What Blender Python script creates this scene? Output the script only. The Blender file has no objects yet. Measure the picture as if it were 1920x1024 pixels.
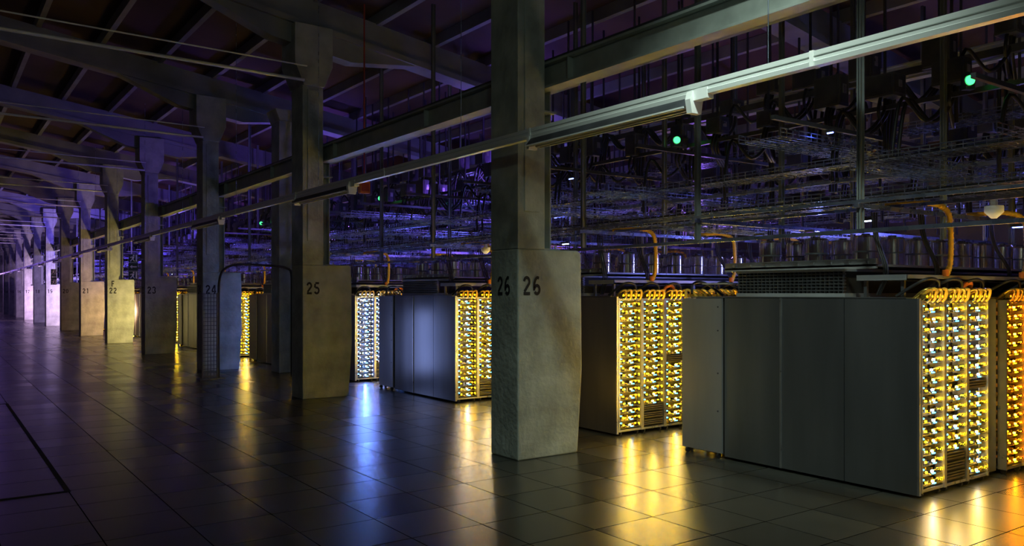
import bpy, math, random
from mathutils import Vector
random.seed(7)
S=bpy.context.scene
C=bpy.context.collection
R=math.radians

# ------------------------------------------------------------ materials
def newmat(name):
    m=bpy.data.materials.new(name); m.use_nodes=True
    nt=m.node_tree; return m,nt,nt.nodes['Principled BSDF']
def simple(name,col,rough=.5,metal=0.,var=.25,scale=6.,bump=0.,stretch=(1,1,1),rvar=.1):
    m,nt,b=newmat(name)
    tc=nt.nodes.new('ShaderNodeTexCoord'); mp=nt.nodes.new('ShaderNodeMapping')
    mp.inputs['Scale'].default_value=stretch
    nt.links.new(tc.outputs['Object'],mp.inputs['Vector'])
    n=nt.nodes.new('ShaderNodeTexNoise'); n.inputs['Scale'].default_value=scale; n.inputs['Detail'].default_value=6
    nt.links.new(mp.outputs[0],n.inputs['Vector'])
    r=nt.nodes.new('ShaderNodeValToRGB')
    r.color_ramp.elements[0].position=.3; r.color_ramp.elements[1].position=.7
    r.color_ramp.elements[0].color=(*[c*(1-var) for c in col],1)
    r.color_ramp.elements[1].color=(*[min(1,c*(1+var*.6)) for c in col],1)
    nt.links.new(n.outputs[0],r.inputs[0]); nt.links.new(r.outputs[0],b.inputs['Base Color'])
    mr=nt.nodes.new('ShaderNodeMapRange'); mr.inputs['To Min'].default_value=max(.02,rough-rvar); mr.inputs['To Max'].default_value=min(1,rough+rvar)
    nt.links.new(n.outputs[0],mr.inputs[0]); nt.links.new(mr.outputs[0],b.inputs['Roughness'])
    b.inputs['Metallic'].default_value=metal
    if bump>0:
        n2=nt.nodes.new('ShaderNodeTexNoise'); n2.inputs['Scale'].default_value=scale*5; n2.inputs['Detail'].default_value=8
        nt.links.new(mp.outputs[0],n2.inputs['Vector'])
        bp=nt.nodes.new('ShaderNodeBump'); bp.inputs['Strength'].default_value=bump; bp.inputs['Distance'].default_value=.02
        nt.links.new(n2.outputs[0],bp.inputs['Height']); nt.links.new(bp.outputs[0],b.inputs['Normal'])
    return m
def emis(name,col,st):
    m,nt,b=newmat(name)
    b.inputs['Base Color'].default_value=(*col,1)
    b.inputs['Emission Color'].default_value=(*col,1)
    b.inputs['Emission Strength'].default_value=st
    return m
concrete=simple('painted_concrete',(.39,.43,.38),.7,0,.34,3.2,.6)
roofconc=simple('girder_concrete',(.26,.27,.27),.8,0,.25,1.5,.2)
roofm=simple('roof_board',(.09,.055,.055),.9,0,.3,.8)
steelp=simple('painted_steel',(.36,.40,.37),.45,.2,.2,5)
postm=simple('hanger_steel',(.20,.22,.22),.45,.3,.2,5)
galv=simple('galvanised_wire',(.36,.42,.56),.28,.92,.2,8)
darksteel=simple('dark_steel',(.10,.105,.12),.42,.6,.25,6)
boxp=simple('box_enclosure_paint',(.10,.105,.12),.45,.2,.25,6)
alu=simple('aluminium_trunking',(.88,.93,.9),.38,.25,.1,4,0,(1,.2,1))
panel=simple('brushed_panel',(.24,.25,.26),.30,.85,.18,3,.02,(1,1,.15),.06)
panel2=simple('light_panel',(.42,.43,.44),.4,.5,.15,3,.0,(1,1,.2))
doorp=simple('door_panel',(.32,.33,.34),.38,.6,.15,3,.0,(1,1,.2))
stain=simple('stainless_can',(.75,.72,.68),.14,1.,.1,3)
black=simple('black_rubber',(.015,.015,.017),.5,0,.2,5)
interior=simple('rack_interior',(.03,.028,.025),.6,.2,.3,9)
board=simple('server_board',(.09,.075,.04),.5,.3,.4,30)
brass=simple('server_brass',(.55,.38,.08),.3,.8,.4,30)
silver=simple('rack_upright',(.5,.5,.5),.3,.9,.15,8)
tray_m=simple('server_tray_steel',(.22,.20,.16),.35,.9,.15,8)
yhose=simple('yellow_hose',(.75,.45,.04),.5,0,.2,8)
ohose=simple('orange_hose',(.8,.22,.03),.5,0,.2,8)
redp=simple('red_pipe_paint',(.40,.06,.03),.5,0,.2,8)
paint=simple('stencil_paint',(.012,.012,.014),.8,0,.3,20)
whitep=simple('white_paint',(.9,.92,.9),.5,0,.05,8)
signk=simple('sign_dark_green',(.015,.05,.03),.5,0,.1,8)
wallm=simple('wall_plaster',(.22,.21,.22),.85,0,.2,.8,.1)
seam=simple('seam_rubber',(.004,.004,.004),.8,0,.1,8)

# floor
floorm,nt,b=newmat('floor_tile')
tc=nt.nodes.new('ShaderNodeTexCoord')
mp=nt.nodes.new('ShaderNodeMapping'); mp.inputs['Location'].default_value=(.2,.25,0)
nt.links.new(tc.outputs['Object'],mp.inputs[0])
br=nt.nodes.new('ShaderNodeTexBrick'); br.offset=0; br.squash=1
br.inputs['Scale'].default_value=1; br.inputs['Brick Width'].default_value=.6; br.inputs['Row Height'].default_value=.6
br.inputs['Mortar Size'].default_value=.005; br.inputs['Mortar Smooth'].default_value=.2
br.inputs['Color1'].default_value=(.050,.050,.043,1); br.inputs['Color2'].default_value=(.070,.070,.060,1); br.inputs['Mortar'].default_value=(.003,.003,.003,1)
nt.links.new(mp.outputs[0],br.inputs['Vector'])
ns=nt.nodes.new('ShaderNodeTexNoise'); ns.inputs['Scale'].default_value=5; ns.inputs['Detail'].default_value=8
nt.links.new(tc.outputs['Object'],ns.inputs['Vector'])
mx=nt.nodes.new('ShaderNodeMix'); mx.data_type='RGBA'; mx.blend_type='MULTIPLY'; mx.inputs[0].default_value=.4
nt.links.new(br.outputs['Color'],mx.inputs[6]); nt.links.new(ns.outputs[0],mx.inputs[7])
nt.links.new(mx.outputs[2],b.inputs['Base Color'])
sp=nt.nodes.new('ShaderNodeSeparateColor'); nt.links.new(br.outputs['Color'],sp.inputs[0])
mr=nt.nodes.new('ShaderNodeMapRange'); mr.inputs['From Min'].default_value=.05; mr.inputs['From Max'].default_value=.07
mr.inputs['To Min'].default_value=.24; mr.inputs['To Max'].default_value=.29
nt.links.new(sp.outputs[0],mr.inputs[0])
m2=nt.nodes.new('ShaderNodeMath'); m2.operation='MULTIPLY_ADD'; m2.inputs[1].default_value=.5
nt.links.new(br.outputs['Fac'],m2.inputs[0]); nt.links.new(mr.outputs[0],m2.inputs[2]); nt.links.new(m2.outputs[0],b.inputs['Roughness'])
sq=nt.nodes.new('ShaderNodeMath'); sq.operation='MULTIPLY_ADD'; sq.inputs[1].default_value=-.9; sq.inputs[2].default_value=.9
nt.links.new(br.outputs['Fac'],sq.inputs[0]); nt.links.new(sq.outputs[0],b.inputs['Specular IOR Level'])
inv=nt.nodes.new('ShaderNodeMath'); inv.operation='SUBTRACT'; inv.inputs[0].default_value=1
nt.links.new(br.outputs['Fac'],inv.inputs[1])
bp=nt.nodes.new('ShaderNodeBump'); bp.inputs['Strength'].default_value=.4; bp.inputs['Distance'].default_value=.003
nt.links.new(inv.outputs[0],bp.inputs['Height']); nt.links.new(bp.outputs[0],b.inputs['Normal'])

# ------------------------------------------------------------ mesh builder
class MB:
    def __init__(s): s.v=[];s.f=[];s.m=[];s.mats=[];s.sm=[]
    def mi(s,m):
        if m not in s.mats: s.mats.append(m)
        return s.mats.index(m)
    def add(s,vs,fs,m,smooth=False):
        o=len(s.v); s.v+=vs; i=s.mi(m)
        for f in fs: s.f.append(tuple(o+k for k in f)); s.m.append(i); s.sm.append(smooth)
    def box(s,x0,x1,y0,y1,z0,z1,m):
        s.add([(x0,y0,z0),(x1,y0,z0),(x1,y1,z0),(x0,y1,z0),(x0,y0,z1),(x1,y0,z1),(x1,y1,z1),(x0,y1,z1)],
          [(3,2,1,0),(4,5,6,7),(0,1,5,4),(1,2,6,5),(2,3,7,6),(3,0,4,7)],m)
    def prism(s,prof,axis,a,b,m):
        def P(p,t): return {'y':(p[0],t,p[1]),'x':(t,p[0],p[1]),'z':(p[0],p[1],t)}[axis]
        n=len(prof); vs=[P(p,a) for p in prof]+[P(p,b) for p in prof]
        fs=[tuple(range(n)),tuple(range(2*n-1,n-1,-1))]+[(i,i+n,(i+1)%n+n,(i+1)%n) for i in range(n)]
        s.add(vs,fs,m)
    def tube(s,pts,r,m,n=8,cap=True):
        pts=[Vector(p) for p in pts]; vs=[]; fs=[]
        up=None
        for i,p in enumerate(pts):
            t=(pts[min(i+1,len(pts)-1)]-pts[max(i-1,0)]).normalized()
            if up is None:
                up=Vector((0,0,1)) if abs(t.z)<.9 else Vector((1,0,0))
            u=t.cross(up)
            if u.length<1e-4: u=t.cross(Vector((0,1,0)))
            u.normalize(); w=u.cross(t).normalized(); up=w
            rr=r[i] if isinstance(r,(list,tuple)) else r
            for k in range(n):
                a=2*math.pi*k/n; q=p+(u*math.cos(a)+w*math.sin(a))*rr; vs.append(tuple(q))
        for i in range(len(pts)-1):
            for k in range(n):
                a=i*n+k; b2=i*n+(k+1)%n; fs.append((a,b2,b2+n,a+n))
        s.add(vs,fs,m,True)
        if cap:
            s.add(vs[:n],[tuple(range(n-1,-1,-1))],m); s.add(vs[-n:],[tuple(range(n))],m)
    def mesh(s,name):
        me=bpy.data.meshes.new(name); me.from_pydata(s.v,[],s.f)
        for m in s.mats: me.materials.append(m)
        me.polygons.foreach_set('material_index',s.m); me.polygons.foreach_set('use_smooth',s.sm); me.update(); return me
def obj(name,me,loc=(0,0,0),parent=None,rot=(0,0,0),bev=0):
    o=bpy.data.objects.new(name,me); C.objects.link(o); o.location=loc; o.rotation_euler=rot
    if parent: o.parent=parent
    if bev:
        md=o.modifiers.new('bevel','BEVEL'); md.width=bev; md.segments=2; md.limit_method='ANGLE'
    return o
def empty(name,loc):
    o=bpy.data.objects.new(name,None); C.objects.link(o); o.location=loc; o.empty_display_size=.2; return o
def bez(p,n=10):
    p=[Vector(q) for q in p]; out=[]
    P=[p[0]]+p+[p[-1]]
    for i in range(1,len(P)-2):
        for k in range(n):
            t=k/n; a,b_,c,d=P[i-1],P[i],P[i+1],P[i+2]
            out.append(.5*((2*b_)+(c-a)*t+(2*a-5*b_+4*c-d)*t*t+(3*b_-a-3*c+d)*t**3))
    out.append(p[-1]); return out

YMAX=106; 
# ------------------------------------------------------------ room
def slab(name,x0,x1,y0,y1,z0,z1,m):
    q=MB(); q.box(x0,x1,y0,y1,z0,z1,m); return obj(name,q.mesh(name))
XL,XR,YB=-8,19,-9
slab('floor',XL,XR,YB,YMAX,-.2,0,floorm)
slab('wall_left',XL-.2,XL,YB,YMAX,0,9,wallm)
slab('wall_right',XR,XR+.2,YB,YMAX,0,9,wallm)
slab('wall_back',XL,XR,YB-.2,YB,0,9,wallm)
slab('wall_far',XL,XR,YMAX,YMAX+.2,0,9,wallm)
SL=.15
def zb(x): return 6.05-SL*(x-5)     # girder bottom
q=MB(); t0=.6+.18
q.prism([(XL,zb(XL)+t0),(XR,zb(XR)+t0),(XR,zb(XR)+t0+.15),(XL,zb(XL)+t0+.15)],'y',YB,YMAX,roofm)
obj('ceiling',q.mesh('ceiling'))
q=MB(); x=XL+.6
while x<XR-.3:
    z=zb(x)+.6-.02
    q.prism([(x-.05,z),(x+.05,z),(x+.05,z+.2),(x-.05,z+.2)],'y',YB,YMAX,roofconc); x+=1.15
obj('roof_purlins',q.mesh('roof_purlins'))
g=MB()
g.prism([(XL,zb(XL)+.12),(3.2,zb(3.2)+.12),(4.5,zb(4.5)-.22),(5.9,zb(5.9)-.22),(7.2,zb(7.2)+.12),(XR,zb(XR)+.12),(XR,zb(XR)+.6),(XL,zb(XL)+.6)],'y',-.14,.14,roofconc)
g.prism([(XL,zb(XL)+.1),(XR,zb(XR)+.1),(XR,zb(XR)+.2),(XL,zb(XL)+.2)],'y',-.20,.20,roofconc)
gm=g.mesh('roof_girder')
Y0=6.86; SP=6.
for n in range(-2,17):
    y=Y0+.25+n*SP
    if y<YMAX-.3: obj('roof_girder',gm,(0,y,0))
g=MB(); g.tube([(XL+.02,0,5.35),(4.95,0,5.2)],.026,alu,8); g.tube([(XL+.02,-.12,5.55),(4.95,-.12,5.4)],.012,alu,6)
gm=g.mesh('tie_rod')
for n in range(-1,15): obj('tie_rod',gm,(0,Y0-.14+n*SP,0))

# ------------------------------------------------------------ stencil digits
def arc(cx,cy,rx,ry,a0,a1,n=14):
    return [(cx+rx*math.cos(R(a0+(a1-a0)*i/n)),cy+ry*math.sin(R(a0+(a1-a0)*i/n))) for i in range(n+1)]
G={
'0':[arc(.3,.5,.22,.42,100,260),arc(.3,.5,.22,.42,80,-80)],
'1':[[(.14,.80),(.32,.95)],[(.34,1),(.34,0)]],
'2':[arc(.3,.70,.20,.22,175,-25)+[(.12,.18)],[(.05,.08),(.56,.08)]],
'3':[arc(.28,.72,.20,.20,160,-75),arc(.28,.28,.22,.21,75,-160)],
'4':[[(.38,.97),(.06,.34)],[(.03,.27),(.32,.27)],[(.43,1),(.43,0)],[(.52,.27),(.6,.27)]],
'5':[[(.14,.92),(.52,.92)],[(.12,.86),(.10,.54)],arc(.28,.31,.22,.24,125,-155)],
'6':[[(.48,.90),(.34,.93),(.20,.82),(.11,.62),(.09,.40),(.10,.24)],arc(.32,.29,.20,.22,165,-150)],
'7':[[(.05,.92),(.54,.92),(.42,.62)],[(.38,.52),(.22,0)]],
'8':[arc(.3,.74,.17,.19,80,-80),arc(.3,.74,.17,.19,100,260),arc(.3,.27,.21,.21,80,-80),arc(.3,.27,.21,.21,100,260)],
'9':[[(.14,.09),(.27,.08),(.41,.20),(.50,.40),(.51,.64)],arc(.29,.70,.20,.23,-30,-330)],
'F':[[(.12,1),(.12,0)],[(.18,.92),(.54,.92)],[(.22,.52),(.46,.52)]]}
def glyphs(txt,h,w=.17):
    q=MB(); adv=.78; n=len(txt); ox=-(n*adv-.16)/2
    for ch in txt:
        for pl in G[ch]:
            L=[];Rr=[]
            for i,p in enumerate(pl):
                a=pl[max(i-1,0)]; c=pl[min(i+1,len(pl)-1)]
                dx,dy=c[0]-a[0],c[1]-a[1]; l=math.hypot(dx,dy) or 1
                nx,ny=-dy/l*w/2,dx/l*w/2
                L.append(((p[0]+nx+ox)*h*.84,0,(p[1]+ny-.5)*h)); Rr.append(((p[0]-nx+ox)*h*.84,0,(p[1]-ny-.5)*h))
            k=len(L); q.add(L+Rr,[(i,i+1,k+i+1,k+i) for i in range(k-1)],paint)
        ox+=adv
    return q.mesh('stencil_'+txt)

# ------------------------------------------------------------ columns
XC=4.975
c=MB()
c.prism([(0,0),(.81,0),(.83,.25),(.875,.9),(.86,2.18),(.82,2.21),(0,2.21)],'y',0,.5,concrete)
low=c.mesh('column_foot')
c=MB(); c.box(0,.355,0.0,.5,2.21,5.15,concrete)
c.prism([(0,5.15),(.355,5.15),(.5,5.5),(.5,6.15),(-.15,6.15),(-.15,5.5)],'y',-.06,.56,concrete)
c.box(.08,.275,-.015,0,2.6,5.1,concrete)
up=c.mesh('column_shaft')
c=MB()
c.box(.37,.385,.1,.32,2.21,3.93,steelp);c.box(.50,.515,.1,.32,2.21,3.93,steelp);c.box(.385,.50,.2,.215,2.21,3.93,steelp)
c.box(.34,.60,.05,.37,2.21,2.225,steelp); c.box(.355,.54,.03,.4,3.68,3.7,steelp); c.box(.355,.37,.03,.4,3.62,3.93,steelp)
for i in (.08,.34):
    c.tube([(.56,i,2.22),(.56,i,2.26)],.014,steelp,6)
post=c.mesh('crane_post')
for n in range(-2,16):
    y=Y0+n*SP; num=26-n
    e=empty('concrete_column',(XC,y,0))
    obj('foot',low,(0,0,0),e,bev=.015); obj('shaft',up,(0,0,0),e,bev=.012); obj('steel_post',post,(0,0,0),e)
    h=.20
    obj('number_front',glyphs(str(num),h),(.18,-.004,1.825),e)
    if num==22: obj('letter_front',glyphs('F',h),(.18,-.004,2.06),e)
    if num in(26,24,23):
        obj('number_side',glyphs(str(num),h),(-.004,.25,1.825),e,(0,0,R(-90)))
e=empty('concrete_column',(6.2,17.4,0)); c=MB(); c.box(0,.4,0,.5,0,5.5,concrete); c.prism([(0,5.5),(.4,5.5),(.5,5.75),(-.1,5.75)],'y',-.05,.55,concrete)
obj('shaft',c.mesh('slim_shaft'),(0,0,0),e,bev=.012)

# crane beam
c=MB(); xb=5.43
c.box(xb-.085,xb+.085,YB,YMAX,3.93,3.955,steelp); c.box(xb-.085,xb+.085,YB,YMAX,4.185,4.21,steelp); c.box(xb-.012,xb+.012,YB,YMAX,3.955,4.185,steelp)
y=YB+.5
while y<YMAX: c.box(xb-.08,xb+.08,y,y+.012,3.955,4.185,steelp); y+=3
c.box(xb-.025,xb+.025,YB,YMAX,4.21,4.26,darksteel)
obj('crane_beam',c.mesh('crane_beam'))
c=MB()
for xx,zz in((7.6,4.75),(10.5,4.55)):
    c.box(xx-.07,xx+.07,YB,YMAX,zz,zz+.02,steelp);c.box(xx-.07,xx+.07,YB,YMAX,zz+.2,zz+.22,steelp);c.box(xx-.01,xx+.01,YB,YMAX,zz,zz+.2,steelp)
obj('ceiling_beam',c.mesh('ceiling_beam'))

# ------------------------------------------------------------ lighting trunking
XT=4.6; ZT=3.19
tr=empty('lighting_trunking',(XT,0,ZT))
c=MB(); prof=[(-.03,0),(.03,0),(.034,.03),(.028,.034),(.028,.06),(.034,.064),(.034,.095),(-.034,.095),(-.034,.064),(-.028,.06),(-.028,.034),(-.034,.03)]
c.prism(prof,'y',YB+.2,YMAX-1,alu)
y=-5.9
while y<100: c.box(-.038,.038,y,y+.03,-.002,.1,whitep); y+=3.
obj('rail',c.mesh('trunking_rail'),(0,0,0),tr)
c=MB(); y=-.43-3.9
while y<100: c.tube([(0,y,.09),(0,y,zb(XT)+.6-ZT)],.004,galv,5); y+=3.9
obj('suspension_wires',c.mesh('suspension_wires'),(0,0,0),tr)
tube_on=emis('fluorescent_tube',(.80,1.,.88),30)
tube_off=simple('tube_glass_off',(.7,.72,.7),.15,0,.05,5)
def lum(on):
    c=MB()
    c.prism([(-.03,-.0),(.03,-.0),(.085,-.07),(.08,-.075),(.03,-.035),(-.03,-.035),(-.08,-.075),(-.085,-.07)],'y',0,1.95,darksteel)
    for sx in(-1,1): c.box(sx*.083-.004,sx*.083+.004,0,1.95,-.08,-.068,alu)
    c.prism([(-.05,-.12),(.05,-.12),(.07,-.02),(.05,.04),(-.05,.04),(-.07,-.02)],'y',-.05,0.0,whitep); c.box(-.05,.05,1.95,1.985,-.10,.02,whitep)
    c.box(-.035,.035,-.18,-.05,-.03,.05,whitep)
    for xx in(-.04,.04): c.tube([(xx,.0,-.065),(xx,1.95,-.065)],.013,tube_on if on else tube_off,8)
    return c.mesh('luminaire_on' if on else 'luminaire_off')
l0,l1=lum(0),lum(1)
for n in range(-1,16):
    obj('luminaire',l1 if n==-1 else l0,(0,4.15+6*n,0),tr)

# floor seam
c=MB(); c.box(.975,1.015,8.1,15.1,0,.004,seam); c.box(-3,.975,8.1,8.14,0,.004,seam)
c.box(-3,.975,15.06,15.1,0,.004,seam); obj('trim_1',c.mesh('trim_1'))

# ------------------------------------------------------------ rack banks
def bankmesh(name,em,acc,hot,hot2,ph2=.35):
    random.seed(11); c=MB()
    for i in range(3):
        x0=.4*i
        c.box(x0,x0+.022,-.02,.06,.05,1.68,silver); c.box(x0+.378,x0+.4,-.02,.06,.05,1.68,silver)
        c.box(x0+.022,x0+.378,.13,.14,.08,1.66,board)
        c.box(x0+.022,x0+.378,-.01,.12,.05,.075,silver); c.box(x0+.022,x0+.378,-.01,.12,1.655,1.68,silver)
        for k in range(18):
            z=.09+k*.087
            darkunit = (i==1 and 0<=k<=2) or (i==2 and k==9)
            c.box(x0+.024,x0+.376,.0,.13,z,z+.005,tray_m if not darkunit else black)
            if darkunit:
                for t in range(3): c.box(x0+.04,x0+.36,-.012,.1,z+.012+t*.024,z+.026+t*.024,tray_m)
                continue
            for t in range(6):
                xx=x0+.035+.056*t+random.uniform(-.008,.008); w=random.uniform(.015,.035); hh=random.uniform(.012,.05)
                c.box(xx,xx+w,random.uniform(.02,.07),.12,z+.006,z+.006+hh,random.choice([brass,brass,brass,board,black,tray_m]))
            c.box(x0+.03,x0+.09,-.018,.0,z+.056,z+.062,brass)
            c.tube(bez([(x0+.2,-.02,z+.05),(x0+.26,-.045,z+.065),(x0+.33,-.02,z+.035),(x0+.36,.02,z+.02)],3),.006,random.choice([yhose,brass,black]),5)
            c.tube(bez([(x0+.05,-.0,z+.02),(x0+.10,-.03,z+.03),(x0+.16,-.01,z+.012)],3),.005,random.choice([yhose,black]),5)
            j=random.uniform(-.02,.02)
            h1=hot2 if random.random()<ph2 else hot
            for (xx,sx,sz,mm,dz) in((x0+.19+j,.024,.017,h1,.032),(x0+.28+j*.5,.014,.012,em,.045),(x0+.085-j*.5,.014,.013,em,.034),(x0+.34,.009,.024,em,.03)):
                c.box(xx-sx/2,xx+sx/2,-.02,-.006,z+dz,z+dz+sz,mm)
            c.box(x0+.21+j,x0+.25+j,-.012,.0,z+.012,z+.020,acc)
            c.box(x0+.035,x0+.055,-.014,.0,z+.056,z+.072,acc)
        for t in range(4):
            xx=x0+.06+.085*t
            c.tube(bez([(xx,.1,1.68),(xx-.01,.0,1.76),(xx+.03,-.05,1.78),(xx+.05,-.03,1.70),(xx+.05,.02,1.66)],4),.014,yhose if t%2 else brass,6)
            c.box(xx-.005,xx+.035,-.03,.04,1.70,1.735,brass)
            c.box(xx,xx+.012,-.034,-.03,1.712,1.722,em)
        c.tube(bez([(x0+.08,.25,1.72),(x0+.12,.02,1.86),(x0+.25,-.03,1.85),(x0+.33,.02,1.74)],5),.014,black,6)
        for t in(.06,.34): c.tube([(x0+t-.012,.03,.028),(x0+t+.012,.03,.028)],.028,black,10)
    return c.mesh(name)
em_y=emis('led_yellow',(1,.56,.002),44); em_yh=emis('led_yellow_hot',(1,.63,.015),145); em_cy=emis('led_cyan',(.03,.35,1.),22)
em_o=emis('led_orange',(1,.16,.003),24); em_oh=emis('led_orange_hot',(1,.25,.01),55)
em_w=emis('led_bluewhite',(.16,.26,1.),65); em_wh=emis('led_bluewhite_hot',(.13,.30,1.),300); em_bl=emis('led_blue',(.03,.15,1.),50)
em_wt=emis('led_white_hot',(.75,.85,1),50)
em_p=emis('led_purple',(.5,.16,1.),25); em_ph=emis('led_purple_hot',(.7,.35,1.),55)
BK={'y':bankmesh('bank_yellow',em_y,em_cy,em_yh,em_yh),'m':bankmesh('bank_yellow_white',em_y,em_cy,em_yh,em_wt,.5),'o':bankmesh('bank_orange',em_o,em_y,em_oh,em_oh),
    'w':bankmesh('bank_white',em_w,em_bl,em_wh,em_wh),'p':bankmesh('bank_purple',em_p,em_bl,em_ph,em_ph)}
PL=2.62; XE=7.6
c=MB()
edges=[0.0,.68,1.36,2.06]
for a,b2 in zip(edges[:-1],edges[1:]):
    c.box(0,.02,a+.004,b2-.004,.03,1.70,panel)
c.box(-.03,-.008,2.07,2.62,.06,1.69,doorp)
for zz in(.5,.9,1.35,1.6):
    c.tube([(-.036,2.12,zz),(-.03,2.12,zz)],.009,darksteel,8)
c.box(-.012,0.0,1.352,1.368,.03,1.70,silver)
for yy in (2.12,2.55): c.tube([(-.02,yy-.012,.03),(-.02,yy+.012,.03)],.03,black,10)
c.box(.0,.03,-.015,.004,.03,1.70,silver)
c.box(.03,XE,.145,PL-.145,.04,1.695,interior)
c.box(0,XE,.10,PL-.10,1.695,1.71,panel)
for k in range(1,5):
    xx=1.2+(k-1)*1.55
    c.box(xx,xx+.35,.06,.145,.04,1.69,panel); c.box(xx,xx+.35,PL-.145,PL-.06,.04,1.69,panel)
c.box(.12,XE,.75,2.0,1.71,1.745,panel2); c.box(.16,XE,.78,1.97,1.745,1.95,interior)
c.box(.12,XE,.75,2.0,1.95,1.975,panel2)
for t in range(6): c.box(.13,.16,.76,1.99,1.765+t*.031,1.777+t*.031,panel)
for t in range(26): c.box(.125,.16,.77+t*.048,.776+t*.048,1.745,1.95,panel)
c.box(.3,XE,.55,2.3,1.995,2.015,panel2); c.box(.3,.33,.55,2.3,1.975,2.07,panel2)
for t in range(9): c.box(.28,.30,.62+.19*t,.67+.19*t,2.02,2.05,silver)
c.box(.1,XE,.15,.62,1.86,1.875,panel2); c.box(.1,XE,.15,.165,1.86,1.91,panel2); c.box(.1,.115,.15,.62,1.86,1.91,doorp)
for xx in (.15,1.6,3.2,4.8,6.4): c.box(xx,xx+.03,.2,.23,1.71,1.86,panel); c.box(xx,xx+.03,.55,.58,1.71,1.86,panel)
c.box(.1,XE,2.1,2.45,1.84,1.855,panel2)
xx=.42
while xx<XE-.3:
    for yy in(.72,1.25,1.8):
        c.tube([(xx,yy,2.015),(xx,yy,2.27)],.115,stain,20)
        c.tube([(xx,yy,2.27),(xx,yy,2.29)],[.118,.10],stain,20)
        c.tube([(xx,yy,2.29),(xx,yy,2.31)],.04,darksteel,8)
        c.tube([(xx,yy,2.13),(xx,yy,2.145)],.119,darksteel,20)
    xx+=.46
random.seed(3)
for i in range(16):
    xx=.2+i*.45+random.uniform(-.1,.1); yy=random.choice([.3,.45,2.2,2.35])
    dx=random.uniform(-.15,.2)
    for k in range(3):
        c.tube(bez([(xx+k*.025,yy,1.73),(xx+dx+k*.03,yy-.08,1.95),(xx+dx*.3+k*.03,yy+.02,2.25),(xx+k*.04,yy+.05,2.48)],5),.009,black,5)
for xh in(.35,1.9,3.4,5.):
    pts=bez([(xh+.1,.55,2.56),(xh+.3,.25,2.57),(xh+.42,.14,2.5),(xh+.45,.12,2.3),(xh+.44,.12,2.02),(xh+.4,.14,1.9)],6)
    c.tube(pts,.023,yhose,10)
    for i_ in range(2,len(pts)-1): c.tube([pts[i_],pts[i_]+(pts[i_+1]-pts[i_]).normalized()*.012],.028,yhose,10)
    c.tube([pts[-1],pts[-1]+Vector((0,0,.06))],.03,ohose,10)
for xh in(.9,2.4): c.tube(bez([(xh,.1,1.72),(xh+.02,.05,1.82),(xh+.12,.05,1.84),(xh+.2,.1,1.8),(xh+.22,.2,1.87)],5),.022,ohose,8)
pod=c.mesh('pod_body')
def podcol(k):
    return {-1:'yy',0:'mo',1:'yy',2:'my',3:'wy',4:'yy',5:'yy',6:'yo',7:'yy',8:'yy',9:'yy',10:'oo',11:'oy'}.get(k,'pp' if k%2 else 'pw')
PX=6.8
for k in range(-2,26):
    y=3.62+3.71*k; px=PX-.012*max(k,0) if k<5 else PX-.06
    e=empty('server_rack_row',(px,y,0))
    obj('enclosure',pod,(0,0,0),e)
    cc=podcol(k); ng=4 if k<3 else 2
    for gi in range(ng):
        m=BK[cc[0] if gi==0 else cc[1]]
        obj('rack_bank',m,(.03+gi*1.55,0,0),e)
    if k<9:
        obj('rack_bank_rear',BK['y' if cc[0]=='m' else cc[0]],(1.23,PL,0),e,(0,0,R(180)))

# ------------------------------------------------------------ overhead system
oh=empty('overhead_cable_tray_system',(0,0,0))
def traymesh(L,w=.42,h=.07,step=.1):
    c=MB(); t=.0032
    n=int(L/step)
    for i in range(n+1):
        y=i*step
        c.box(-w/2,w/2,y-t,y+t,-t,t,galv); c.box(-w/2-t,-w/2+t,y-t,y+t,0,h,galv); c.box(w/2-t,w/2+t,y-t,y+t,0,h,galv)
    for x in [-w/2+i*w/6 for i in range(7)]: c.box(x-t,x+t,0,L,-t,t,galv)
    for x in(-w/2,w/2):
        for z in(h*.5,h): c.box(x-t,x+t,0,L,z-t*1.4,z+t*1.4,galv)
    return c.mesh('tray')
t6=traymesh(6.); tx=traymesh(7.2,.5,.08,.1)
for (x,z) in((6.95,2.60),(7.75,3.05),(8.6,2.72),(9.7,3.15),(10.9,2.8),(12.3,3.2),(9.2,3.6)):
    for n in range(-1,9 if x>7 else 14): obj('tray_run',t6,(x,-4+6*n+3,z),oh)
random.seed(5)
yy=-1.
k=0
while yy<50:
    obj('tray_cross',tx,(6.75,yy,[2.86,3.28,2.48,3.0][k%4]),oh,(0,0,R(-90))); yy+=1.24; k+=1
c=MB()
for (x,z) in((6.95,2.60),(7.75,3.05),(8.6,2.72),(9.7,3.15),(10.9,2.8)):
    for j in range(4):
        xo=x-.12+j*.07; pts=[(xo+random.uniform(-.02,.02),-3+i*1.5,z+.02) for i in range(36)]
        c.tube(pts,.012,random.choice([black,black,darksteel]),5)
obj('data_cable_bundle',c.mesh('cables'),(0,0,0),oh)
c=MB()
def chan(x,z,w,h,m,y0=-4,y1=YMAX-2): c.box(x-w/2,x+w/2,y0,y1,z,z+h,m)
chan(6.6,2.27,.04,.035,galv); chan(6.6,2.53,.03,.03,galv); chan(7.25,2.53,.03,.03,galv); chan(8.1,2.95,.04,.04,galv); chan(8.4,3.72,.05,.05,darksteel); chan(9.0,4.2,.08,.08,darksteel)
chan(10.1,3.5,.05,.05,galv); chan(11.6,3.9,.06,.06,galv)
y=.3
while y<100:
    c.box(6.55,14,y,y+.04,2.49,2.53,galv)
    if y<60:
        c.box(6.6,14,y+.9,y+.94,3.42,3.46,darksteel)
    y+=1.855
obj('steel_frame',c.mesh('frame'),(0,0,0),oh)
c=MB(); y=.32; k=0
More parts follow.
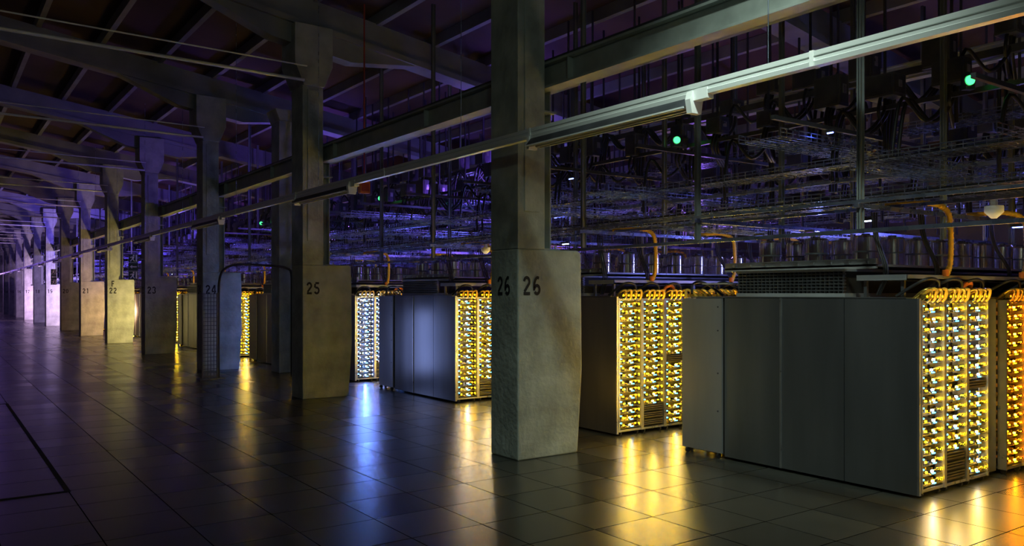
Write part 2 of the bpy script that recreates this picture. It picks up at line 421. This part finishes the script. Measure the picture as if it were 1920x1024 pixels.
while y<80:
    for x in(6.62,8.05,9.5,11.2,13.):
        zt=zb(x)+.6
        c.box(x-.03,x+.03,y-.003,y+.003,2.27,zt,postm); c.box(x-.03,x-.024,y-.02,y+.02,2.27,zt,postm); c.box(x+.024,x+.03,y-.02,y+.02,2.27,zt,postm)
    y+=3.71 if y>12 else 1.855
obj('hanger_posts',c.mesh('hanger_posts'),(0,0,0),oh)
random.seed(9)
c=MB()
for xb_,zb_ in((8.4,3.77),(10.1,3.55),(9.0,4.28),(11.6,3.96),(12.6,3.5)):
    y=1.2
    while y<50:
        w=random.uniform(.16,.28);h=random.uniform(.2,.4); d=random.uniform(.2,.34)
        z0=zb_-.05+random.uniform(-.05,.15)
        c.box(xb_-w/2,xb_+w/2,y,y+d,z0,z0+h,boxp)
        c.box(xb_-w/2-.006,xb_-w/2,y+.02,y+d-.02,z0+.02,z0+h-.02,darksteel)
        c.box(xb_-w/2+.03,xb_+w/2-.03,y-.008,y,z0+.03,z0+h-.03,darksteel)
        c.box(xb_-.03,xb_+.03,y-.015,y-.008,z0+h*.4,z0+h*.7,silver)
        c.box(xb_-.012,xb_+.012,y+d/2-.012,y+d/2+.012,z0+h,zb(xb_)+.6,darksteel)
        for t in range(3):
            xo=xb_-w*.3+t*w*.3; sg=random.choice([-1,1])
            c.tube(bez([(xo,y+d/2,z0+.02),(xo-.05,y+d/2,z0-.18),(xo-.25*sg,y+d/2+.1,z0-.38),(xo-.42*sg,y+d/2+.25,z0-.15),(xo-.5*sg,y+d/2+.3,z0-.6),(xo-.5*sg,y+d/2+.3,z0-.9)],5),.020,black,6)
        y+=random.uniform(.6,.95)
obj('power_tapoff_boxes',c.mesh('tapoff'),(0,0,0),oh)
emb=emis('blue_glint_led',(.10,.16,1.),20); emv=emis('violet_glint_led',(.32,.12,1.),20); emw=emis('white_glint_led',(.6,.7,1.),14)  # glow for small strips added to give bluish glints on the trays
random.seed(21)
c=MB()
for i in range(60):
    x=random.choice([7.4,8.3,9.4,10.4,11.8]); y=random.uniform(3,40); z=random.choice([2.44,2.44,2.8,3.36])
    m=random.choice([emb,emw,emv]); L=random.uniform(.04,.14)
    c.box(x,x+.014,y,y+L,z,z+.010,m); c.box(x-.01,x+.024,y-.02,y+L+.02,z+.010,z+.04,darksteel)
obj('glint_leds',c.mesh('glint_leds'),(0,0,0),oh)
gr=emis('green_indicator',(.04,.9,.16),4)
for (x,y,z) in((8.2,3.86,3.8),(8.2,7.65,3.8),(8.2,16.5,3.85),(8.2,24.5,3.85)):
    c=MB(); c.box(-.05,.05,-.02,.05,-.08,.08,darksteel)
    c.tube([(-.02,-.02,0),(-.02,-.05,0)],.045,gr,16); c.tube([(-.02,-.02,0),(-.02,-.035,0)],.055,silver,16)
    c.box(-.01,.16,.02,.04,.03,.05,darksteel)
    obj('green_emergency_lamp',c.mesh('green_lamp'),(x,y,z),oh,(0,0,R(-25)))
c=MB(); c.tube([(0,0,6.6),(0,0,3.6)],.014,redp,8); c.box(-.09,.09,-.04,.05,3.42,3.62,ohose); c.box(-.07,.07,-.05,-.04,3.45,3.59,redp)
obj('sprinkler_drop',c.mesh('sprinkler'),(5.95,12.6,0))
c=MB(); c.tube([(0,0,.05),(0,0,0),(0,0,-.02),(0,0,-.05)],[.07,.07,.05,.02],whitep,16); c.box(-.02,.02,-.02,.02,.05,.1,whitep)
for (x,y) in((7.0,3.1),(7.0,10.5)): obj('ceiling_sensor',c.mesh('sensor'),(x,y,2.40),oh)
c=MB()
c.tube(bez([(4.8,17.0,0),(4.8,17.0,1.4),(4.83,17.02,2.05),(5.0,17.05,2.28),(5.35,17.1,2.34),(6.0,17.15,2.32),(6.28,17.15,2.28),(6.38,17.15,2.15),(6.38,17.12,1.5),(6.38,17.12,0)],6),.024,black,8)
c.box(4.47,4.50,16.98,17.02,0,1.75,darksteel); c.box(4.76,4.79,16.98,17.02,0,1.75,darksteel)
for i in range(22): c.box(4.5,4.79,17.0,17.008,.04+i*.08,.052+i*.08,darksteel)
for i in range(5): c.box(4.52+i*.06,4.532+i*.06,17.0,17.008,.02,1.75,darksteel)
c.box(4.4,4.9,16.85,17.15,0,.02,darksteel)
obj('wire_mesh_gate',c.mesh('gate'))
def sign(x,y,z,s=1):
    c=MB()
    c.box(-.12,.12,0,.03,-.36,.36,signk)
    yy=-.004
    def q(x0,x1,z0,z1): c.box(x0,x1,yy,0,z0,z1,whitep)
    def man(zc):
        q(-.01,.03,zc+.06,zc+.10); c.prism([(-.02,zc+.05),(.03,zc+.05),(.01,zc-.02),(-.04,zc-.02)],'y',yy,0,whitep)
        c.prism([(-.03,zc-.02),(0,zc-.02),(.04,zc-.08),(.02,zc-.09)],'y',yy,0,whitep)
        c.prism([(-.04,zc-.02),(-.02,zc-.02),(-.06,zc-.09),(-.09,zc-.08)],'y',yy,0,whitep)
        c.prism([(-.02,zc+.05),(-.02,zc+.03),(-.08,zc+.01),(-.08,zc+.03)],'y',yy,0,whitep)
        q(.06,.10,zc-.09,zc+.10)
    man(.24); man(-.24)
    q(-.03,.09,-.015,.015); c.prism([(-.09,0),(-.03,.05),(-.03,-.05)],'y',yy,0,whitep)
    c.box(-.12,.12,-.002,0,.116,.124,whitep); c.box(-.12,.12,-.002,0,-.124,-.116,whitep)
    c.box(.10,.29,.01,.02,.2,.23,darksteel)
    obj('exit_sign',c.mesh('exit_sign'),(x,y,z))
sign(4.68,24.9,2.48); sign(4.68,42.9,2.48)

# ------------------------------------------------------------ lights
def pt(name,loc,col,e,r=.05):
    l=bpy.data.lights.new(name,'POINT'); l.energy=e; l.color=col; l.shadow_soft_size=r
    o=bpy.data.objects.new(name,l); C.objects.link(o); o.location=loc; return o
def area(name,loc,tgt,col,e,sx,sy,spread=180):
    l=bpy.data.lights.new(name,'AREA'); l.shape='RECTANGLE'; l.size=sx; l.size_y=sy; l.energy=e; l.color=col; l.spread=R(spread)
    o=bpy.data.objects.new(name,l); C.objects.link(o); o.location=loc
    o.rotation_euler=(Vector(tgt)-Vector(loc)).to_track_quat('-Z','Y').to_euler(); return o
area('added_key_light',(-3,-6,5.2),(6,8,2.2),(.80,1,.82),70,1.2,.4)  # added key light off frame, brightens columns and rack side panels
area('added_key_light',(3.0,2.4,6.1),(4.9,3.7,3.1),(.80,1,.88),26,.6,.2,58)  # added light above the frame, brightens the near end of the rail
pt('blue_fill',(9.2,12.5,3.3),(.18,.2,1),55)  # added bare blue and violet lights, tinting trays and cans; no fixtures
pt('blue_fill',(9.5,6.4,2.2),(.22,.25,1),35)
pt('violet_fill',(10.6,9.4,2.95),(.35,.15,1),50)
pt('blue_fill',(12.,4.6,2.9),(.2,.2,1),60)
pt('blue_fill',(11.5,18.,3.2),(.2,.14,1),120)
pt('purple_lamp',(11.5,27,3.4),(.28,.12,1),150)
pt('purple_lamp',(11.,38,3.2),(.28,.12,1),180)
area('purple_uplight',(9.5,13.,3.9),(8,15,7),(.25,.10,1),40,.4,.4)
area('purple_uplight',(8,20.,3.9),(7,22,7),(.20,.10,1),75,.4,.4)
area('purple_uplight',(8,32.,3.9),(5,35,7),(.18,.10,1),120,.4,.4)
area('purple_uplight',(7,46.,3.9),(4,52,7),(.18,.11,1),240,.4,.4)
pt('purple_lamp',(3.,64,3.9),(.30,.16,1),130)
pt('purple_lamp',(3.,85,3.),(.6,.32,1),450)
area('blue_panel_fill',(5.55,14.0,.8),(6.8,12.3,1.0),(.35,.45,1),6,.3,1.2)  # added light hidden behind a column foot, tints the rack side panel blue
area('yellow_fill',(5.75,7.75,.5),(6.8,8.0,1.),(1,.55,.05),3,.2,.3)  # added light hidden behind a column foot, gilds the rack side panel
area('yellow_fill',(6.6,29.0,1.),(5.2,31,1.3),(1,.74,.28),80,.3,.3)  # added unseen light, turns the column face golden
area('yellow_fill',(6.55,17.6,1.),(6.7,20,1.),(1,.6,.04),8,.2,.2)  # added light at the slim column, gilds the next rack side panel
area('orange_fill',(6.6,34.9,1.),(5.2,37,1.3),(1,.52,.28),60,.3,.3)  # added unseen light, turns the column face peach
area('pink_fill',(6.6,46.6,1.2),(5.2,49,1.8),(.9,.58,1),230,.3,.3)  # added unseen light, turns the column face pinkish
area('pink_fill',(6.6,58.6,1.2),(5.2,61,1.8),(.85,.5,1),260,.3,.3)  # another added pink light, for a farther column

w=bpy.data.worlds.new('World'); S.world=w; w.use_nodes=True
w.node_tree.nodes['Background'].inputs[0].default_value=(.1,.12,.2,1); w.node_tree.nodes['Background'].inputs[1].default_value=.02
cam=bpy.data.cameras.new('camera'); co=bpy.data.objects.new('camera',cam); C.objects.link(co); S.camera=co
cam.sensor_width=36; cam.lens=36*1530/1920; cam.shift_y=37/1920; cam.clip_end=300
co.location=(0,0,1.75); co.rotation_euler=(R(90),0,-math.atan(1093/1530))
S.view_settings.view_transform='Standard'; S.view_settings.look='None'
